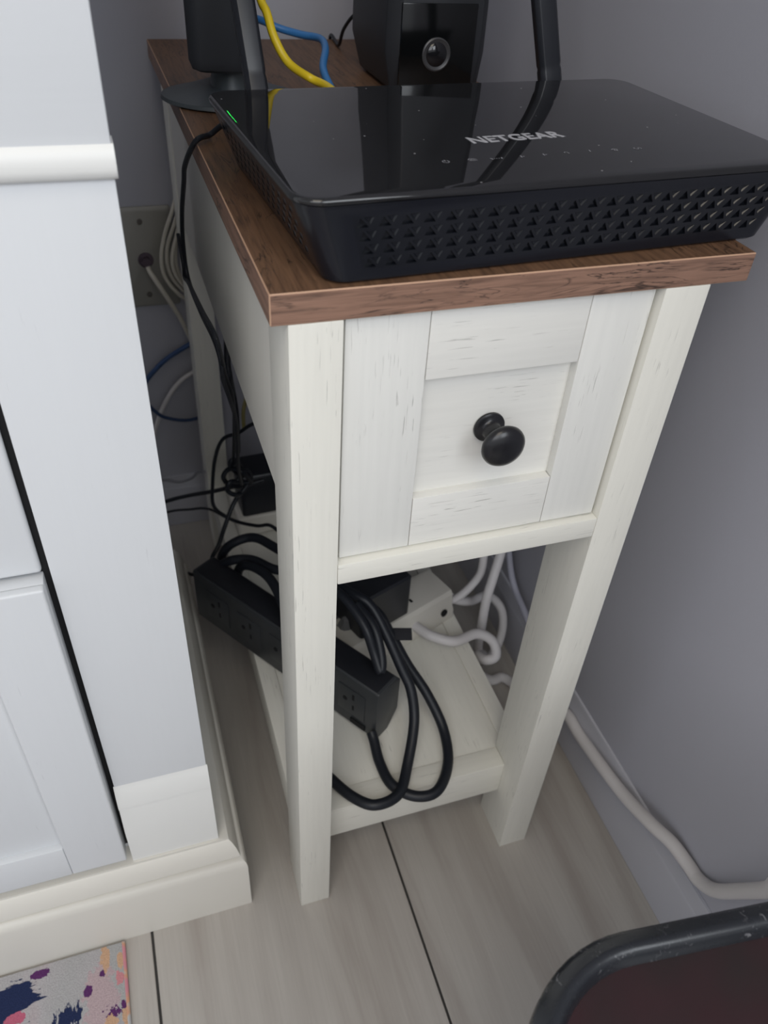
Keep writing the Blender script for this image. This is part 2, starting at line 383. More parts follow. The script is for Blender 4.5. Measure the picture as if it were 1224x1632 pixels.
for cx, cy, rx, ry, sd, rag, sc_, st, cc in (
    (-0.245, -0.010, 0.024, 0.016, 1, .55, 90, (.5, 2.2, 1), NAVY), (-0.2005, -0.0345, 0.010, 0.007, 2, .9, 170, (2, .6, 1), NAVY), (-0.252, -0.040, 0.016, 0.012, 9, .6, 120, (.6, 2, 1), NAVY),
    (-0.2205, 0.0070, 0.0085, 0.0032, 3, .5, 160, (1, 1, 1), PURP), (-0.1822, -0.0186, 0.0036, 0.0050, 4, .4, 200, (1, 1, 1), PURP), (-0.1630, -0.0410, 0.0062, 0.0040, 5, 1.0, 260, (1, .7, 1), PURP),
    (-0.190, -0.0330, 0.0018, 0.0080, 6, 1.1, 300, (1, .5, 1), NAVY),
    (-0.2405, -0.0230, 0.0085, 0.0050, 7, .3, 150, (1, 1, 1), PINK), (-0.1668, 0.0030, 0.0035, 0.0140, 8, .7, 150, (1.5, .6, 1), ORNG), (-0.1545, -0.0010, 0.0026, 0.0080, 10, .5, 150, (1, 1, 1), ORNG),
    (-0.1555, -0.0165, 0.0034, 0.0080, 11, .6, 150, (1, 1, 1), ROSE), (-0.1650, -0.0480, 0.0050, 0.0055, 12, .6, 150, (1, 1, 1), ORNG), (-0.1525, -0.0480, 0.0030, 0.0090, 13, .5, 150, (1, 1, 1), ORNG),
    (-0.1700, -0.0070, 0.0022, 0.0030, 14, .6, 250, (1, 1, 1), PURP), (-0.1535, -0.0380, 0.0024, 0.0035, 15, .7, 250, (1, 1, 1), PURP)):
    col = t.mix(blob_mask(cx, cy, rx, ry, sd, rag, sc_, st), col, cc)
we = t.noise(t.mapping((1, 1, 1)), 900, 2); wr = t.ramp(we, [(0.3, (0.82, 0.82, 0.82, 1)), (0.7, (1.08, 1.08, 1.08, 1))])
t.l(t.mix(1.0, col, wr, 'MULTIPLY'), t.b.inputs['Base Color']); t.bump(we, 0.5, 0.001)
RG = thing('area_rug', 'flat woven rug with pink, navy, purple and orange abstract print on floor', 'rug', (-0.5, -0.4, 0))
keep(MB().box(-0.95, -0.1515, -1.1, 0.0142, 0.0002, 0.0032).done('rug_field', rm, None, bevel=0.001), RG)
em = mat('rug_binding_yarn', (0.45, 0.34, 0.32, 1), 0.9)
te = NT(em); cr = te.ramp(te.noise(te.mapping((1, 1, 1)), 60, 2), [(0.4, (0.42, 0.42, 0.42, 1)), (0.5, (0.55, 0.30, 0.18, 1)), (0.6, (0.55, 0.22, 0.26, 1))])
te.l(cr, te.b.inputs['Base Color'])
keep(MB().tube([(-0.1508, -1.1 + 0.1114*i, 0.0022) for i in range(11)], 0.0016, 8, sub=2).done('rug_binding', em, None, smooth=True), RG)

# ------------------------------------------------------------------ router
RY = math.radians(3.3)
RW, RD, RT = 0.286, 0.186, 0.0402
R_ = thing('router', 'wide glossy black router with triangle-vented sides lying on the brown tabletop', 'router', (0.0130, -0.0003, H), (0, 0, RY))
# shell: tapers inwards towards the table
def ring(i, z, r=0.013): return rrect(i[0], RW-i[1], i[2], RD-i[3], r, z, 8)
def shell_grille(mb, bl, br, tr, tl, u0, u1, v0, v1, cols, rows, depth, mat=1):
    """fills the quad with a plate pierced by triangular pockets (each a flat-floored cup)"""
    bm = mb.bm; P4 = [v.co.copy() for v in (bl, br, tr, tl)]
    nrm = (P4[1]-P4[0]).cross(P4[3]-P4[0]).normalized()
    def pt(u, v, d=0.0): return (P4[0]*(1-u)+P4[1]*u)*(1-v) + (P4[3]*(1-u)+P4[2]*u)*v - nrm*d
    G = {}
    def gv(i, j):
        if (i, j) not in G: G[(i, j)] = bm.verts.new(pt(u0+(u1-u0)*i/cols, v0+(v1-v0)*j/rows))
        return G[(i, j)]
    c0, c1, c2, c3 = gv(0, 0), gv(cols, 0), gv(cols, rows), gv(0, rows)
    bm.faces.new([bl, br, c1] + [gv(i, 0) for i in range(cols-1, -1, -1)])
    bm.faces.new([br, tr, c2] + [gv(cols, j) for j in range(rows-1, -1, -1)])
    bm.faces.new([tr, tl, c3] + [gv(i, rows) for i in range(1, cols+1)])
    bm.faces.new([tl, bl, c0] + [gv(0, j) for j in range(1, rows+1)])
    for j in range(rows):
        for i in range(cols):
            def loc(a, b, d=0.0): return pt(u0+(u1-u0)*(i+a)/cols, v0+(v1-v0)*(j+b)/rows, d)
            tris = (((.10, .16), (.66, .16), (.38, .84)), ((.52, .88), (.98, .88), (.75, .34)))
            holes = []
            for q, tr_ in enumerate(tris):
                dd = depth if q == 0 else depth*.35
                cx = sum(p[0] for p in tr_)/3; cy = sum(p[1] for p in tr_)/3; k = .86 if q == 0 else .6
                top = [bm.verts.new(loc(*p)) for p in tr_]
                low = [bm.verts.new(loc(cx+(p[0]-cx)*k, cy+(p[1]-cy)*k, dd)) for p in tr_]
                for e in range(3): bm.faces.new((top[e], top[(e+1) % 3], low[(e+1) % 3], low[e])).material_index = mat
                bm.faces.new(low).material_index = mat
                holes.append(top)
            A, B, Cc, D_ = gv(i, j), gv(i+1, j), gv(i+1, j+1), gv(i, j+1)
            (a0, a1, a2), (b0, b1, b2) = holes
            for f in ((A, B, a1, a0), (A, a0, a2), (A, a2, D_), (a2, a1, b2), (a1, B, b2), (B, Cc, b1), (B, b1, b2), (a2, b2, b0), (D_, a2, b0), (D_, b0, b1, Cc)):
                try: bm.faces.new(f).material_index = mat
                except ValueError: pass
shell = MB()
lv = [ring((0.0175, 0.0225, 0.0035, 0.006), 0.0003, 0.008), ring((0.0145, 0.0195, 0.0022, 0.005), 0.0015, 0.010), ring((0.0020, 0.0020, 0.0014, 0.001), 0.0345, 0.013), ring((0.0008, 0.0008, 0.0008, 0.0005), 0.0366, 0.0135)]
rs = [[shell.bm.verts.new(p) for p in q] for q in lv]; n_ = len(rs[0])
for li in range(3):
    for i in range(n_):
        if li == 1 and i in (n_-1, n_*3//4-1): continue
        shell.bm.faces.new((rs[li][i], rs[li][(i+1) % n_], rs[li+1][(i+1) % n_], rs[li+1][i]))
shell.bm.faces.new(rs[0][::-1]); shell.bm.faces.new(rs[3])
shell_grille(shell, rs[1][n_-1], rs[1][0], rs[2][0], rs[2][n_-1], 0.035, 0.985, 0.15, 0.90, 22, 4, 0.0020)
k3 = n_*3//4
shell_grille(shell, rs[1][k3-1], rs[1][k3], rs[2][k3], rs[2][k3-1], 0.05, 0.96, 0.15, 0.90, 15, 4, 0.0020)
sh = shell.done('shell', [BLK_side, BLK_pocket], R_, smooth=True); sh['label'] = 'vented black casing with rows of triangular pockets'
lid = MB().loft([ring((0.0014, 0.0014, 0.0014, 0.001), 0.0366, 0.0135), ring((0.0002, 0.0002, 0.0002, 0.0002), 0.0372, 0.014), ring((0, 0, 0, 0), 0.0383, 0.014), ring((0.0002,)*4, 0.0390, 0.0138), ring((0.0007,)*4, 0.0396, 0.0135), ring((0.0013,)*4, 0.0400, 0.013), ring((0.0022,)*4, RT, 0.0125)])
ld = lid.done('top_cover', BLK_gloss, R_, smooth=True); ld['label'] = 'mirror-glossy black top cover'
# logo
def text(s, size, m, name, parent, loc, rot=(0,0,0), sx=1.0, bold=0.0, height=0.0001):
    cu = bpy.data.curves.new(name, 'FONT'); cu.body = s; cu.size = size; cu.extrude = height; cu.offset = bold; cu.align_x = 'LEFT'; cu.space_character = 1.02
    tmp = bpy.data.objects.new(name, cu); COL.objects.link(tmp)
    dg = bpy.context.evaluated_depsgraph_get(); dg.update()
    me = bpy.data.meshes.new_from_object(tmp.evaluated_get(dg)); COL.objects.unlink(tmp); bpy.data.objects.remove(tmp)
    me.materials.clear(); me.materials.append(m)
    o = bpy.data.objects.new(name, me); COL.objects.link(o); o.parent = parent; o.location = loc; o.rotation_euler = rot; o.scale = (sx, 1, 1)
    return o
lg = text('NETGEAR', 0.0150, LOGO, 'logo_lettering', R_, (0, 0, 0), bold=0.00022)
wd = max(v.co.x for v in lg.data.vertices) - min(v.co.x for v in lg.data.vertices)
hg = max(v.co.y for v in lg.data.vertices)
Rinv = (Matrix.LocRotScale(R_.location, R_.rotation_euler, None)).inverted()
p0 = Rinv @ Vector((0.1212, 0.0682, 0.6503)); p1 = Rinv @ Vector((0.1772, 0.0742, 0.6503))
lg.location = (p0.x, p0.y, RT + 0.0001); lg.rotation_euler = (0, 0, math.atan2(p1.y-p0.y, p1.x-p0.x))
lg.scale = ((p1-p0).length / wd, 0.0098 / hg, 1)
lg['label'] = 'silver NETGEAR lettering'
ipos = [(0.096, 0.0415), (0.1102, 0.0426), (0.1234, 0.0429), (0.1376, 0.0442), (0.1508, 0.0456), (0.164, 0.0471), (0.1782, 0.0486), (0.1932, 0.0489), (0.2074, 0.0494)]
def arc_strip(bm, c, r0, r1, a0, a1, n=14, z=0.00012):
    vs = []
    for k in range(n+1):
        a = math.radians(a0 + (a1-a0)*k/n); vs.append((bm.verts.new((c[0]+r0*math.cos(a), c[1]+r0*math.sin(a), z)), bm.verts.new((c[0]+r1*math.cos(a), c[1]+r1*math.sin(a), z))))
    for a, b in zip(vs, vs[1:]): bm.faces.new((a[0], a[1], b[1], b[0]))
def quad(bm, x0, x1, y0, y1, z=0.00012, sh=0.0): bm.faces.new([bm.verts.new(p) for p in ((x0, y0, z), (x1, y0, z), (x1+sh, y1, z), (x0+sh, y1, z))])
for i, (px, py) in enumerate(ipos):
    q = Rinv @ Vector((px, py, 0.6503)); b = bmesh.new()
    if i == 0: arc_strip(b, (0, 0), 0.0014, 0.0019, 125, 415); quad(b, -0.0003, 0.0003, 0.0004, 0.0024)
    elif i == 1: arc_strip(b, (0, -0.001), 0.0022, 0.0027, 20, 160); arc_strip(b, (0, -0.001), 0.0011, 0.0016, 20, 160); quad(b, -0.0022, 0.0022, -0.0016, -0.0011)
    elif i == 2:
        for k in (-1, 0, 1): quad(b, k*0.0013-0.0003, k*0.0013+0.0003, -0.0003, 0.0003)
        quad(b, -0.0030, -0.0022, -0.0009, 0.0009, sh=-0.0005); quad(b, 0.0022, 0.0030, -0.0009, 0.0009, sh=0.0005)
    elif i in (3, 4): quad(b, -0.0010, -0.0003, -0.0014, 0.0014, sh=0.0006); quad(b, 0.0005, 0.0016, -0.0004, 0.0003)
    elif i == 5: arc_strip(b, (0, 0), 0.0008, 0.0013, 0, 200); quad(b, 0.0006, 0.0012, -0.0014, -0.0002)
    elif i == 6: quad(b, -0.0005, 0.0001, -0.0014, 0.0014, sh=0.0007)
    elif i == 7: arc_strip(b, (0, -0.001), 0.0018, 0.0024, 30, 150); arc_strip(b, (0, -0.001), 0.0006, 0.0011, 0, 360)
    else: arc_strip(b, (-0.001, 0), 0.0010, 0.0015, 90, 350); arc_strip(b, (0.0012, 0), 0.0007, 0.0011, -90, 170)
    me = bpy.data.meshes.new('indicator_icon'); b.to_mesh(me); b.free(); me.materials.append(ICON)
    o = bpy.data.objects.new('indicator_icon', me); COL.objects.link(o); o.parent = R_; o.location = (q.x, q.y, RT); o.rotation_euler = (0, 0, math.radians(2))

# antennas: hinge knuckle at the back edge, flat tapering paddle above
def antenna(hx, lean, back, yaw=0.0, w=0.0160, L=0.175):
    o = MB().lathe([(0.0, -0.008), (0.0058, -0.008), (0.0062, -0.007), (0.0062, 0.006), (0.0, 0.006)], (0, 0, 0), (0, 1, 0), 20).done('antenna', BLK, R_, smooth=True)
    o.location = (hx, RD + 0.0075, 0.0260)
    rg = []
    for z, ww, dd in ((-0.009, w*.96, 0.0095), (0.004, w, 0.0102), (0.018, w, 0.0105), (0.020, w*.94, 0.0098), (0.022, w, 0.0105), (L*.6, w*1.05, 0.0105), (L-0.006, w*1.08, 0.0095), (L-0.001, w*.98, 0.007), (L, w*.8, 0.005)):
        rg.append([Vector((px, py, z)) for px, py in ((-ww/2, -dd*.22), (-ww*.34, -dd/2), (ww*.34, -dd/2), (ww/2, -dd*.22), (ww/2, dd*.22), (ww*.34, dd/2), (-ww*.34, dd/2), (-ww/2, dd*.22))])
    p = MB().loft(rg).done('antenna_paddle', BLK, o, bevel=0.0005, smooth=True, angle=28)
    p.rotation_euler = (back, lean, yaw)
    return o
antenna(0.0345, math.radians(-0.6), math.radians(-29), w=0.0135, L=0.150)
antenna(0.2390, math.radians(-10.2), math.radians(-13))

# ------------------------------------------------------------------ modem on its stand
MO = thing('modem', 'upright black modem on a grey oval foot at the back left of the tabletop', 'modem', (0.0330, 0.330, H), (0, 0, math.radians(-11)))
def oval(rx, ry, z, n=40): return [Vector((rx*math.cos(2*math.pi*k/n), ry*math.sin(2*math.pi*k/n), z)) for k in range(n)]
ft = MB().loft([oval(0.0510, 0.0410, 0.0003), oval(0.0530, 0.0430, 0.0015), oval(0.0520, 0.0420, 0.0038), oval(0.042, 0.034, 0.0062), oval(0.016, 0.030, 0.012), oval(0.012, 0.026, 0.030)]).done('foot', GREYPL, MO, smooth=True)
ft.location = (0.0085, 0.004, 0)
mb = []
for z, i, r in ((0.0265, 0.006, 0.006), (0.0285, 0.002, 0.008), (0.034, 0.0, 0.009), (0.20, 0.0, 0.009), (0.214, 0.003, 0.008)): mb.append(rrect(-0.0185+i, 0.0240-i, -0.045+i, 0.085-i, r, z))
MB().loft(mb).done('casing', BLK_matte, MO, smooth=True)
MB().tube([(-0.0010, -0.0452, 0.0725), (-0.0002, -0.0452, 0.0765), (0.0018, -0.0452, 0.0795), (0.0030, -0.0452, 0.0815)], 0.0006, 8).done('status_light', LED, MO, smooth=True)['label'] = 'thin curved green status light'

# ------------------------------------------------------------------ black tower
TW = thing('speaker_tower', 'tall black tower device with glossy square window and round lens behind router', 'speaker', (0.207, 0.385, H))
rg = []
for z, i in ((0.0005, 0.0100), (0.004, 0.0060), (0.030, 0.0), (0.045, 0.0), (0.33, 0.0055), (0.342, 0.009)):
    x0, x1, y0, y1 = -0.0435+i, 0.0385-i*.4, -0.054+i*.3, 0.056-i
    c = 0.0100
    rg.append([Vector(p) for p in ((x0+c, y0, z), (x1-c*.6, y0, z), (x1, y0+c*.6, z), (x1, y1-c, z), (x1-c, y1, z), (x0+c, y1, z), (x0, y1-c, z), (x0, y0+c, z))])
MB().loft(rg).done('casing', BLK_matte, TW, bevel=0.0012, smooth=True, angle=25)
pn = MB().box(-0.0345, 0.0270, -0.0552, -0.0515, 0.002, 0.0640).done('window_panel', mat('tower_window', (0.004, 0.0045, 0.005, 1), 0.12), TW, bevel=0.0006)
MB().lathe([(0.0098, 0), (0.0118, 0), (0.0118, 0.0010), (0.0108, 0.0016), (0.0098, 0.0010)], (-0.0048, -0.0550, 0.0300), (0, -1, 0), 36).done('lens_ring', mat('lens_ring_plastic', (0.045, 0.045, 0.048, 1), 0.35), TW, smooth=True)
MB().lathe([(0.0, -0.002), (0.0097, -0.002), (0.0094, 0.0002), (0.0080, 0.0016), (0.0055, 0.0027), (0.0025, 0.0032), (0, 0.0033)], (-0.0048, -0.0550, 0.0300), (0, -1, 0), 36).done('lens', mat('smoky_lens', (0.010, 0.010, 0.012, 1), 0.08), TW, smooth=True)

# ------------------------------------------------------------------ cords
def cord(name, pts, r, m, label, cat='cable', group=None, n=12, sub=7):
    o = MB().tube(pts, r, n, sub=sub).done(name, m, None, smooth=True)
    return tag(o, label, cat, group)

cord('network_cable', [(0.0590, 0.345, 0.720), (0.0646, 0.3300, 0.6782), (0.0675, 0.3200, 0.6684), (0.0703, 0.3100, 0.6548), (0.0790, 0.3050, 0.6400), (0.0959, 0.3100, 0.6290), (0.1040, 0.2950, 0.6270), (0.1040, 0.2600, 0.6280), (0.1010, 0.2250, 0.6290), (0.100, 0.200, 0.6290)], 0.0030, CORD_Y, 'yellow network cable curving down behind the router')
cord('network_cable', [(0.062, 0.395, 0.655), (0.0822, 0.4200, 0.6479), (0.0976, 0.4200, 0.6422), (0.1137, 0.4100, 0.6394), (0.1245, 0.3900, 0.6400), (0.1210, 0.3600, 0.6385), (0.1100, 0.3250, 0.6320), (0.1070, 0.2900, 0.6260), (0.100, 0.24, 0.6280), (0.096, 0.200, 0.6290)], 0.0029, CORD_B, 'bright blue network cable bending on the tabletop behind the router')
cord('power_cable', [(0.205, 0.452, 0.650), (0.1856, 0.4600, 0.6469), (0.1770, 0.4700, 0.6444), (0.1730, 0.4900, 0.6300), (0.1745, 0.5100, 0.6140), (0.178, 0.535, 0.6122), (0.18, 0.562, 0.6120), (0.18, 0.5655, 0.590)], 0.0016, CORD, 'thin black cable arching from the tower to the table back edge')
cord('power_cable', [(0.030, 0.205, 0.6300), (0.0179, 0.222, 0.6220), (0.0098, 0.2300, 0.6140), (-0.0010, 0.2200, 0.6130), (-0.0060, 0.2500, 0.5900), (-0.0060, 0.2720, 0.5713), (-0.0060, 0.3130, 0.5343), (-0.0060, 0.3318, 0.5019), (-0.0050, 0.3310, 0.4723), (-0.0040, 0.2632, 0.4751), (-0.0030, 0.1987, 0.4852), (-0.0010, 0.1856, 0.4743), (0.0000, 0.1885, 0.4570), (0.0060, 0.2083, 0.4279), (0.0140, 0.2437, 0.3865), (0.0180, 0.2720, 0.3439), (0.0220, 0.3081, 0.2848), (0.030, 0.350, 0.230)], 0.0018, CORD, 'thin black cable draping from the router over the table left edge')
cord('power_cable', [(-0.0070, 0.360, 0.500), (-0.0070, 0.3397, 0.4826), (-0.0070, 0.3395, 0.4700), (-0.0070, 0.3067, 0.4793), (-0.0075, 0.2181, 0.4982), (-0.0060, 0.1578, 0.5068), (0.0040, 0.2044, 0.4499), (0.0120, 0.2330, 0.4089), (0.0200, 0.3055, 0.3280), (0.0240, 0.3608, 0.2499)], 0.0016, CORD, 'thin black cable twisted alongside the draping router cable')
cord('power_cable', [(0.030, 0.35, 0.45), (0.0240, 0.3416, 0.3914), (0.0240, 0.3360, 0.3712), (0.0300, 0.3645, 0.3323), (0.0300, 0.3546, 0.3103), (0.0350, 0.4010, 0.2361)], 0.0030, CORD, 'thicker dark cable hanging behind the side panel above the adapter')
cord('power_cable', [(0.075, 0.34, 0.315), (0.0483, 0.3600, 0.2986), (0.0330, 0.3700, 0.2826), (0.0174, 0.3800, 0.2703), (0.0076, 0.3800, 0.2473), (0.0022, 0.3800, 0.2140), (0.0004, 0.3800, 0.1829), (0.0118, 0.3800, 0.1647), (0.0255, 0.3700, 0.1607), (0.0436, 0.3500, 0.1680), (0.0556, 0.3300, 0.1824), (0.07, 0.31, 0.175)], 0.0020, CORD, 'black cable making one wide open loop beside the rear leg')
cord('power_cable', [(-0.075, 0.445, 0.140), (-0.0462, 0.4400, 0.1508), (-0.0229, 0.4300, 0.1618), (0.0038, 0.4000, 0.1866), (0.0230, 0.3800, 0.2047), (0.0391, 0.3700, 0.2128), (0.0568, 0.3700, 0.2157)], 0.0024, CORD, 'black cable running level from the knot towards the cabinet')
cord('power_cable', [(0.0295, 0.3700, 0.2032), (0.0187, 0.3600, 0.1926), (0.0074, 0.3500, 0.1740), (-0.0024, 0.3400, 0.1569), (-0.0113, 0.3300, 0.1500), (-0.014, 0.31, 0.150)], 0.0024, CORD, 'black cable slanting down from the knot to the black power strip')
cord('power_cable', [(0.0329, 0.3700, 0.2374), (0.0243, 0.3600, 0.2570), (0.0205, 0.3600, 0.2495), (0.0297, 0.3700, 0.2294), (0.0432, 0.3800, 0.2151), (0.0321, 0.3700, 0.2115), (0.0175, 0.3600, 0.2246), (0.0122, 0.3600, 0.2359), (0.0196, 0.3600, 0.2455), (0.0305, 0.3500, 0.2467), (0.0413, 0.3600, 0.2236), (0.0304, 0.3600, 0.2256), (0.0178, 0.3500, 0.2356), (0.0139, 0.3500, 0.2261), (0.0200, 0.3500, 0.2180), (0.0295, 0.3600, 0.2101), (0.042, 0.365, 0.225), (0.036, 0.360, 0.240), (0.026, 0.355, 0.232)], 0.0026, CORD, 'bunched knot of tied-up black cable by the black adapter')
cord('power_cable', [(-0.070, 0.41, 0.060), (-0.0451, 0.4000, 0.0697), (-0.0302, 0.3800, 0.0808), (-0.0136, 0.3600, 0.0990), (-0.008, 0.335, 0.1140), (-0.006, 0.315, 0.125)], 0.0022, CORD, 'black cable leaving the far end of the black power strip')
cord('power_cable', [(-0.07, 0.51, 0.07), (-0.0437, 0.5000, 0.0846), (-0.0225, 0.4800, 0.0997), (0.0000, 0.4600, 0.1127), (0.020, 0.44, 0.1105)], 0.0016, CORD, 'thin dark cable crossing low behind the gap')
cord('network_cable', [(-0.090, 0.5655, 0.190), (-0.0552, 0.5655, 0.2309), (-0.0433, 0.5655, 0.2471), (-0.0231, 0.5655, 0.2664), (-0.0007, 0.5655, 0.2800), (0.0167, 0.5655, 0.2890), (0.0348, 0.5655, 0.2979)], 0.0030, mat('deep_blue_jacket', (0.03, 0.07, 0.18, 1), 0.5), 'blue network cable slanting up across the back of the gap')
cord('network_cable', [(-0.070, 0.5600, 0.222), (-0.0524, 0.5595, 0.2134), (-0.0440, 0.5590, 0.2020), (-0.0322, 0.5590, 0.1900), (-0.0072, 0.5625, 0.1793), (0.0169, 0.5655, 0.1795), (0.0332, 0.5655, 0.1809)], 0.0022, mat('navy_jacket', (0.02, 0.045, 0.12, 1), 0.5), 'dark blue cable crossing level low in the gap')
cord('white_cable', [(-0.060, 0.5655, 0.120), (-0.0555, 0.5655, 0.1407), (-0.0477, 0.5655, 0.1642), (-0.0373, 0.5655, 0.1915), (-0.0227, 0.5655, 0.2174), (-0.0051, 0.5655, 0.2377), (0.0177, 0.5655, 0.2499), (0.0393, 0.5655, 0.2588)], 0.0028, CORD_W, 'off-white cable curving down left across the back wall')
cord('white_cable', [(-0.07, 0.562, 0.092), (-0.0443, 0.5600, 0.0908), (-0.0264, 0.5500, 0.0919), (-0.0101, 0.5400, 0.1027), (-0.002, 0.5300, 0.118), (0.004, 0.50, 0.14)], 0.0020, mat('grey_jacket', (0.22, 0.22, 0.24, 1), 0.5), 'grey cable sagging just above the back baseboard')
cord('white_cable', [(-0.0270, 0.5700, 0.3860), (-0.0260, 0.5600, 0.3823), (-0.0204, 0.5500, 0.3736), (-0.0093, 0.5500, 0.3500), (0.0017, 0.5600, 0.3215), (0.0140, 0.5660, 0.2832), (0.03, 0.568, 0.25)], 0.0026, CORD_C, 'ivory cable plugged into the wall outlet plate')
coilg = 'ivory cable hank on the wall'
hk = [
 [(0.040, 0.566, 0.480), (0.0145, 0.5640, 0.4635), (0.0047, 0.5600, 0.4454), (-0.0053, 0.5600, 0.4221), (-0.0116, 0.5600, 0.3978), (-0.0108, 0.5600, 0.3758), (-0.0016, 0.5600, 0.3585), (0.0124, 0.5640, 0.3433), (0.04, 0.566, 0.335)],
 [(0.04, 0.566, 0.465), (0.0162, 0.5660, 0.4481), (0.0054, 0.5650, 0.4282), (-0.0040, 0.5650, 0.4041), (-0.0045, 0.5650, 0.3787), (0.0049, 0.5660, 0.3592), (0.0167, 0.5660, 0.3487), (0.04, 0.568, 0.34)],
 [(0.04, 0.56, 0.455), (0.0152, 0.5610, 0.4371), (0.0064, 0.5600, 0.4182), (0.0000, 0.5600, 0.3961), (0.0008, 0.5600, 0.3787), (0.0079, 0.5610, 0.3640), (0.0167, 0.5620, 0.3547), (0.04, 0.564, 0.35)],
 [(0.04, 0.566, 0.445), (0.0151, 0.5660, 0.4242), (0.0067, 0.5660, 0.4093), (0.0042, 0.5660, 0.3857), (0.0091, 0.5660, 0.3666), (0.0178, 0.5665, 0.3594), (0.04, 0.567, 0.355)]]
hm = MB()
for h_ in hk: hm.tube(h_, 0.0021, 8)
tag(hm.done('cable_hank', CORD_C, None, smooth=True), 'hank of looped ivory cable hanging on the wall behind the rear leg', 'cable')
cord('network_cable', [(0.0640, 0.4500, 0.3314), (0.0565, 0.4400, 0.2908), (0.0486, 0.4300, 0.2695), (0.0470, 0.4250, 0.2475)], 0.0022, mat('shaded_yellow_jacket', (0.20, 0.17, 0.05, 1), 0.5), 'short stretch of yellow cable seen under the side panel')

# thick black extension cord on the shelf
cord('extension_cord', [(0.0000, 0.3150, 0.1400), (-0.0030, 0.3080, 0.1700), (0.0088, 0.3035, 0.1900), (0.0307, 0.2975, 0.1990), (0.0485, 0.2696, 0.2050), (0.0704, 0.2230, 0.2150), (0.0995, 0.1700, 0.2250), (0.1134, 0.1545, 0.2200), (0.1234, 0.1341, 0.2000), (0.1325, 0.1103, 0.1750), (0.1376, 0.0946, 0.1600), (0.1350, 0.0739, 0.1400), (0.1193, 0.0437, 0.1220), (0.1030, 0.0200, 0.1185), (0.0800, 0.0150, 0.1190), (0.0640, 0.0280, 0.1170), (0.0504, 0.0507, 0.1155), (0.0418, 0.0738, 0.1130), (0.0403, 0.1080, 0.1300), (0.0400, 0.1325, 0.1600), (0.0409, 0.1656, 0.1930), (0.0391, 0.2024, 0.2000), (0.0344, 0.2328, 0.2000), (0.0245, 0.2566, 0.1950), (0.0146, 0.2720, 0.1860), (0.0100, 0.2850, 0.1650), (0.0110, 0.2950, 0.1350)],
     0.0049, CORD, 'thick black extension cord whose left loop hangs over the shelf front rail', 'cord', n=16)
# black power strip lying on its side, pointing back left past the shelf edge
ax = Vector((-0.56, 0.83, 0)).normalized(); ang = math.atan2(ax.y, ax.x)
PS = thing('power_strip', 'black power strip with side outlets lying diagonally on the bottom shelf', 'power strip', (0.1010, 0.0835, 0.1081), (0, 0, ang))
# local: x along the strip away from camera, y = towards the outlet side (+y is left/front), z up
PL, PW, PH = 0.245, 0.034, 0.0700
prof = [(0, 0.004), (0, PH-0.0015), (-0.0015, PH), (-PW+0.006, PH), (-PW, PH-0.008), (-PW, 0.018), (-PW+0.014, 0.0), (-0.004, 0.0)]
MB().loft([[Vector((x, y, z)) for y, z in prof] for x in (0, PL)]).done('casing', SLATE, PS, bevel=0.0010, smooth=True, angle=20)
mt_top = mat('black_strip_back', (0.010, 0.011, 0.015, 1), 0.45)
MB().box(0.003, PL-0.003, -PW+0.0065, -0.002, PH-0.0002, PH+0.0006).done('back_plate', mt_top, PS, bevel=0.0002)
for k in range(5):
    cx = 0.030 + 0.045*k
    of = MB().box(cx-0.016, cx+0.016, 0.0001, 0.0007, 0.018, 0.054).done('outlet_face', SLATE, PS, bevel=0.0003)
    s_ = MB().box(cx-0.0035, cx-0.0012, 0.0005, 0.0011, 0.041, 0.048).box(cx-0.0035, cx-0.0015, 0.0005, 0.0011, 0.026, 0.032).lathe([(0, 0), (0.0026, 0), (0.0026, 0.0006), (0, 0.0006)], (cx+0.0075, 0.0005, 0.0365), (0, 1, 0), 12)
    s_.done('slots', BLK_hole, PS)
MB().box(0.012, 0.030, 0.0003, 0.0016, 0.0065, 0.0130).done('rocker_switch', BLK_hole, PS, bevel=0.0004)
cord('extension_cord', [(0.0975, 0.0850, 0.1230), (0.0980, 0.0770, 0.1190), (0.0973, 0.0573, 0.1140), (0.1012, 0.0331, 0.1130), (0.1180, 0.0170, 0.1120), (0.1390, 0.0160, 0.1130), (0.1585, 0.0397, 0.1140), (0.1656, 0.0725, 0.1200), (0.1576, 0.1010, 0.1400), (0.1446, 0.1235, 0.1600), (0.1324, 0.1452, 0.1850), (0.1233, 0.1628, 0.2000), (0.1000, 0.2001, 0.2050), (0.0729, 0.2337, 0.2000), (0.0440, 0.2484, 0.1950), (0.0242, 0.2753, 0.1890), (0.0030, 0.2857, 0.1830), (-0.0080, 0.2950, 0.1650), (-0.0070, 0.3000, 0.1350)],
     0.0049, CORD, 'thick black cord leaving the power strip end in the right-hand loop', 'cord', n=16)
cord('extension_cord', [(0.070, 0.200, 0.225), (0.0850, 0.1671, 0.2330), (0.0932, 0.1494, 0.2300), (0.1015, 0.1297, 0.2180), (0.1058, 0.1156, 0.2000), (0.1085, 0.1030, 0.1880), (0.1120, 0.1120, 0.1960), (0.1100, 0.1324, 0.2150), (0.100, 0.155, 0.225)], 0.0045, CORD, 'short inner coil of black cord resting on the strip top', 'cord', n=16)
ti = MB().box(-0.003, 0.030, -0.0060, 0.0060, 0, 0.0024).box(-0.006, 0.001, -0.0055, 0.0055, -0.010, 0.0022).done('cable_tie', mat('black_hook_tape', (0.012, 0.012, 0.016, 1), 0.8), None, bevel=0.0006)
tag(ti, 'flat black fabric strap end sticking out right of the cord bundle', 'cable tie'); ti.location = (0.1230, 0.1460, 0.186); ti.rotation_euler = (math.radians(25), math.radians(4), math.radians(-12))
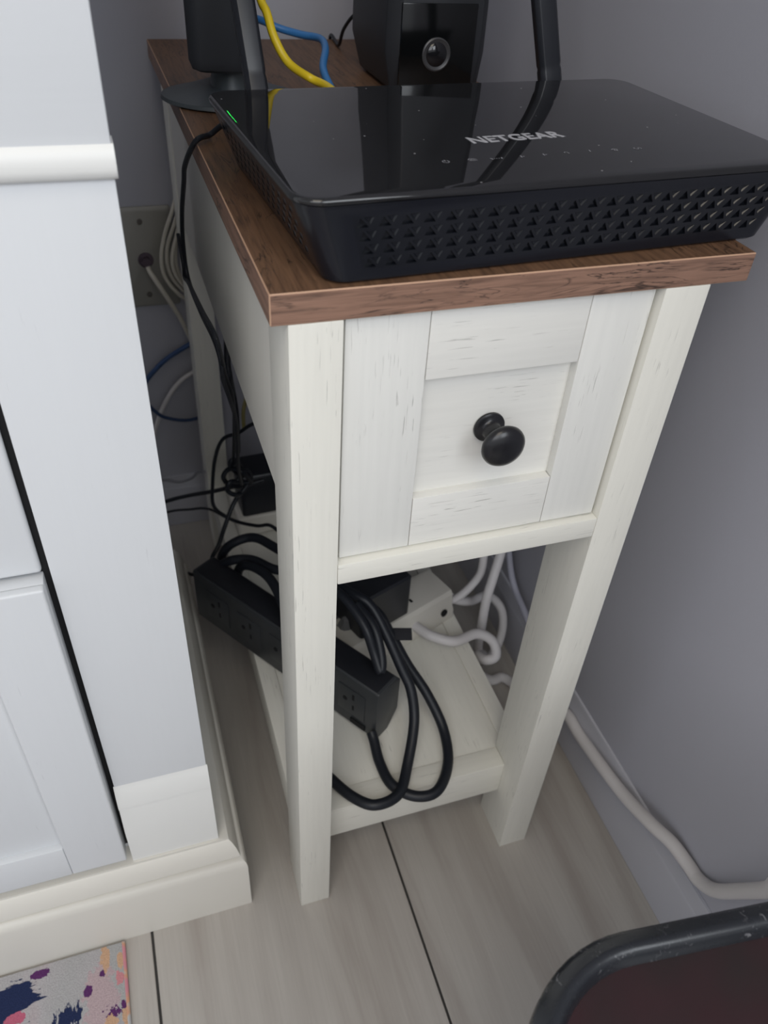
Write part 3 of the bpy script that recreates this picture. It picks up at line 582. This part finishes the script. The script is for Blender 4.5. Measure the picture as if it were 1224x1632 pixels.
# pale plastic wrapper pushed behind the power strip
wb = bmesh.new(); N = 9
gr = [[wb.verts.new((0.085 + 0.040*i/N + random.uniform(-.002, .002), 0.190 + 0.05*j/N, 0.1085 + 0.05*math.sin(i/N*3.0)*(0.6+0.4*math.sin(j*.9)) + random.uniform(0, .006))) for j in range(N+1)] for i in range(N+1)]
for i in range(N):
    for j in range(N): wb.faces.new((gr[i][j], gr[i+1][j], gr[i+1][j+1], gr[i][j+1]))
bmesh.ops.solidify(wb, geom=list(wb.faces), thickness=0.0006)
me = bpy.data.meshes.new('plastic_wrapper'); wb.to_mesh(me); wb.free(); me.materials.append(mat('milky_wrapper_plastic', (0.30, 0.30, 0.30, 1), 0.25))
o = bpy.data.objects.new('plastic_wrapper', me); COL.objects.link(o); tag(o, 'crumpled pale plastic wrapper tucked behind the black power strip', 'wrapper')

# ivory power strip at the shelf back right
e1 = Vector((0.2320-0.1340, 0.2150-0.1770, 0)).normalized()
WS = thing('power_strip', 'ivory power strip with a round hole in its end at the shelf back right', 'power strip', (0.2330, 0.2130, 0.1070), (0, 0, math.atan2(e1.y, e1.x)))
# local: -x along strip to the left, +y away from the camera
prof = [(0.0, 0.0), (0.0, 0.013), (0.003, 0.020), (0.0045, 0.034), (0.0075, 0.0385), (0.040, 0.0400), (0.047, 0.0385), (0.050, 0.034), (0.053, 0.0)]
MB().loft([[Vector((x, y, z)) for y, z in prof] for x in (-0.175, 0.0)]).done('casing', WPL, WS, bevel=0.0012, smooth=True, angle=25)
MB().lathe([(0, 0), (0.0045, 0), (0.0045, 0.0010), (0, 0.0010)], (-0.014, 0.0012, 0.0155), (0, -1, 0.15), 18).done('screw_hole', BLK_hole, WS)
for cx in (-0.048, -0.100):
    MB().box(cx-0.0012, cx+0.0012, 0.018, 0.0225, 0.0393, 0.0402).box(cx-0.0012, cx+0.0012, 0.027, 0.0315, 0.0393, 0.0404).done('slots', BLK_hole, WS)
AD = tag(MB().loft([rrect(-0.064, 0.0, 0.0, 0.046, 0.004, 0.0003), rrect(-0.064, 0.0, 0.0, 0.046, 0.004, 0.052), rrect(-0.062, -0.002, 0.002, 0.044, 0.003, 0.0545)]).done('power_adapter', BLK, None, smooth=True), 'chunky black adapter plugged into the ivory power strip', 'adapter')
AD.location = (0.1735, 0.1990, 0.1472); AD.rotation_euler = (0, 0, math.atan2(e1.y, e1.x))
# second strip and adapter seen through the left side
W2 = thing('power_strip', 'pale power strip under the black adapter at the shelf back left', 'power strip', (0.030, 0.4020, 0.1078), (0, 0, math.radians(3)))
MB().box(0.0, 0.15, 0.0, 0.055, 0.0, 0.028).done('casing', WPL, W2, bevel=0.003, seg=3)
MB().box(0.120, 0.135, 0.020, 0.035, 0.0279, 0.0300).done('rocker_switch', SLATE, W2, bevel=0.0006)
A2 = tag(MB().loft([rrect(0, 0.060, 0, 0.045, 0.004, 0.0002), rrect(0, 0.060, 0, 0.045, 0.004, 0.054), rrect(0.002, 0.058, 0.002, 0.043, 0.003, 0.057)]).done('power_adapter', BLK, None, smooth=True), 'black adapter standing on the pale strip at the shelf back left', 'adapter')
A2.location = (0.0365, 0.4060, 0.1360); A2.rotation_euler = (0, 0, math.radians(3))

# white cords on the right
cord('cable', [(0.1800, 0.1990, 0.1260), (0.1864, 0.1880, 0.1260), (0.1943, 0.1782, 0.1260), (0.2151, 0.1672, 0.1240), (0.2441, 0.1737, 0.1200), (0.2612, 0.1670, 0.1100), (0.2611, 0.1549, 0.1000), (0.2511, 0.1557, 0.0950), (0.2496, 0.1712, 0.0850), (0.262, 0.182, 0.070)], 0.0055, CORD_W, 'white cord leaving the ivory strip and looping over the shelf edge', 'cord')
cord('cable', [(0.2280, 0.2350, 0.1270), (0.2400, 0.2250, 0.1220), (0.2613, 0.2285, 0.1100), (0.2900, 0.2420, 0.0980), (0.3090, 0.2368, 0.0750), (0.3110, 0.2280, 0.0450), (0.2990, 0.2180, 0.0200), (0.2850, 0.2205, 0.0080), (0.2751, 0.2399, 0.0060), (0.270, 0.26, 0.0050)], 0.0052, CORD_W, 'white cord in the round loop between shelf and wall', 'cord')
cord('cable', [(0.3050, 0.2900, 0.330), (0.2920, 0.2400, 0.240), (0.2800, 0.2163, 0.2000), (0.2689, 0.2038, 0.1700), (0.2619, 0.1970, 0.1450), (0.2621, 0.1964, 0.1000), (0.2665, 0.2022, 0.0600), (0.2754, 0.2111, 0.0300), (0.270, 0.225, 0.006)], 0.0052, CORD_W, 'white cord hanging straight down behind the right front leg', 'cord')
cord('cable', [(0.275, 0.260, 0.290), (0.2700, 0.2350, 0.2200), (0.2650, 0.2252, 0.1900), (0.2640, 0.2229, 0.1600), (0.2530, 0.2213, 0.1420), (0.2402, 0.2220, 0.1280), (0.230, 0.225, 0.122)], 0.0046, CORD_W, 'white cord crossing to the back end of the ivory strip', 'cord')
cord('cable', [(0.3265, 0.335, 0.260), (0.3200, 0.2800, 0.1750), (0.3180, 0.2524, 0.1305), (0.3210, 0.2350, 0.1065), (0.3210, 0.2100, 0.0988), (0.3210, 0.1863, 0.0886), (0.3210, 0.17, 0.07)], 0.0040, mat('lilac_grey_jacket', (0.36, 0.36, 0.42, 1), 0.5), 'pale grey cable lying along the wall baseboard behind the leg', 'cord')
cord('cable', [(0.262, 0.22, 0.0062), (0.2838, 0.1910, 0.0062), (0.3000, 0.1904, 0.0062), (0.3100, 0.1750, 0.0080), (0.3180, 0.1400, 0.0280), (0.3205, 0.0940, 0.0600), (0.3205, 0.0540, 0.0640), (0.3205, -0.0144, 0.0775), (0.3205, -0.0601, 0.0954), (0.3240, -0.0844, 0.1030), (0.3265, -0.1063, 0.1030), (0.3265, -0.1204, 0.1050), (0.3250, -0.1367, 0.1211), (0.3200, -0.1546, 0.1607), (0.3120, -0.1724, 0.2053), (0.3050, -0.1850, 0.2400), (0.315, -0.25, 0.18), (0.315, -0.40, 0.05), (0.30, -0.60, 0.0062)], 0.0060, CORD_W, 'thick white cord running along the right baseboard and wall', 'cord', n=16)

# ------------------------------------------------------------------ outlet plate on the back wall
OP = thing('outlet_plate', 'beige cable outlet plate on the back wall behind the gap', 'outlet plate', (-0.0300, WY-0.0002, 0.3920))
MB().loft([[Vector((p.x, 0, p.y)) for p in rrect(-0.035, 0.035, -0.057, 0.057, 0.003, 0)], [Vector((p.x, -0.003, p.y)) for p in rrect(-0.035, 0.035, -0.057, 0.057, 0.003, 0)], [Vector((p.x, -0.005, p.y)) for p in rrect(-0.032, 0.032, -0.054, 0.054, 0.003, 0)]]).done('plate', PLATE, OP, smooth=True)
for z in (0.042, -0.042): MB().lathe([(0, 0.0045), (0.0032, 0.0045), (0.0028, 0.0062), (0, 0.0066)], (0.0010, 0, z), (0, -1, 0), 16).done('screw', SCREW, OP, smooth=True)
MB().lathe([(0.0, 0.004), (0.0085, 0.004), (0.0085, 0.006), (0.0048, 0.0065), (0.0048, 0.013), (0.0, 0.013)], (0.002, 0, -0.001), (0, -1, 0), 20).done('cable_jack', mat('dull_pink_metal', (0.09, 0.065, 0.085, 1), 0.45, 0.3), OP, smooth=True)

# ------------------------------------------------------------------ tray stool in the foreground
SR = math.radians(-6.3)
ST = thing('tray_stool', 'low stool with dark maroon glossy seat and scratched thick black rim', 'stool', (0.0408, -0.2148, 0), (0, 0, SR))
TZ = 0.400; SW_, SD_ = 0.262, 0.360
tm = mat('scratched_black_rubber', (0.016, 0.018, 0.022, 1), 0.36); t = NT(tm)
n1 = t.noise(t.mapping((1, .25, 1)), 380, 3, 0.5, 1.5); ms = t.ramp(t.noise(t.mapping((1, 1, 1)), 45, 2), [(0.50, BW), (0.62, WH)])
sc = t.math('MULTIPLY', t.ramp(n1, [(0.62, BW), (0.66, WH)]), ms)
t.l(t.mix(t.math('MULTIPLY', sc, 0.6), (0.016, 0.018, 0.022, 1), (0.22, 0.22, 0.23, 1)), t.b.inputs['Base Color'])
t.l(t.math('ADD', t.math('MULTIPLY', t.noise(t.mapping((1,1,1)), 90, 3), 0.14), 0.20), t.b.inputs['Roughness'])
def srr(i, z, r): return rrect(i, SW_-i, -SD_+i, -i, r-i, z, 14)
RR = 0.066
rim = MB(); rr = [srr(0.0006, TZ-0.016, RR), srr(0, TZ-0.010, RR), srr(0.0002, TZ-0.003, RR), srr(0.0010, TZ-0.0008, RR), srr(0.0028, TZ+0.0008, RR), srr(0.0070, TZ+0.0030, RR), srr(0.0082, TZ+0.0033, RR), srr(0.0096, TZ+0.0030, RR), srr(0.0110, TZ+0.0020, RR), srr(0.0122, TZ+0.0003, RR), srr(0.0130, TZ-0.0022, RR), srr(0.0140, TZ-0.0052, RR), srr(0.0145, TZ-0.016, RR)]
rim.loft(rr + [rr[0]], cap0=False, cap1=False); bmesh.ops.remove_doubles(rim.bm, verts=rim.bm.verts, dist=1e-6)
rim.done('rim', tm, ST, smooth=True)['label'] = 'scratched black rim'
sm_ = mat('maroon_lacquer', (0.020, 0.007, 0.008, 1), 0.16, spec=0.6)
t = NT(sm_); nn = t.noise(t.mapping((1, 1, 1), loc=(3, 2, 0)), 14, 3)
t.l(t.ramp(nn, [(0.35, (0.030, 0.008, 0.010, 1)), (0.6, (0.017, 0.010, 0.009, 1))]), t.b.inputs['Base Color'])
t.l(t.ramp(t.noise(t.mapping((1, 1, 1)), 60, 3), [(0.3, (0.12, 0.12, 0.12, 1)), (0.8, (0.30, 0.30, 0.30, 1))]), t.b.inputs['Roughness'])
MB().loft([srr(0.0125, TZ-0.014, RR), srr(0.0125, TZ-0.0050, RR)]).done('seat', sm_, ST, smooth=True)
for (cx, cy, ox, oy) in ((0.045, -0.045, 0.012, -0.006), (SW_-0.045, -0.045, -0.012, -0.006), (0.045, -SD_+0.045, 0.012, 0.006), (SW_-0.045, -SD_+0.045, -0.012, 0.006)):
    MB().tube([(cx+ox, cy+oy, TZ-0.014), (cx, cy, 0.0)], 0.009, 16, smooth=False).done('leg', BLK, ST, smooth=True)
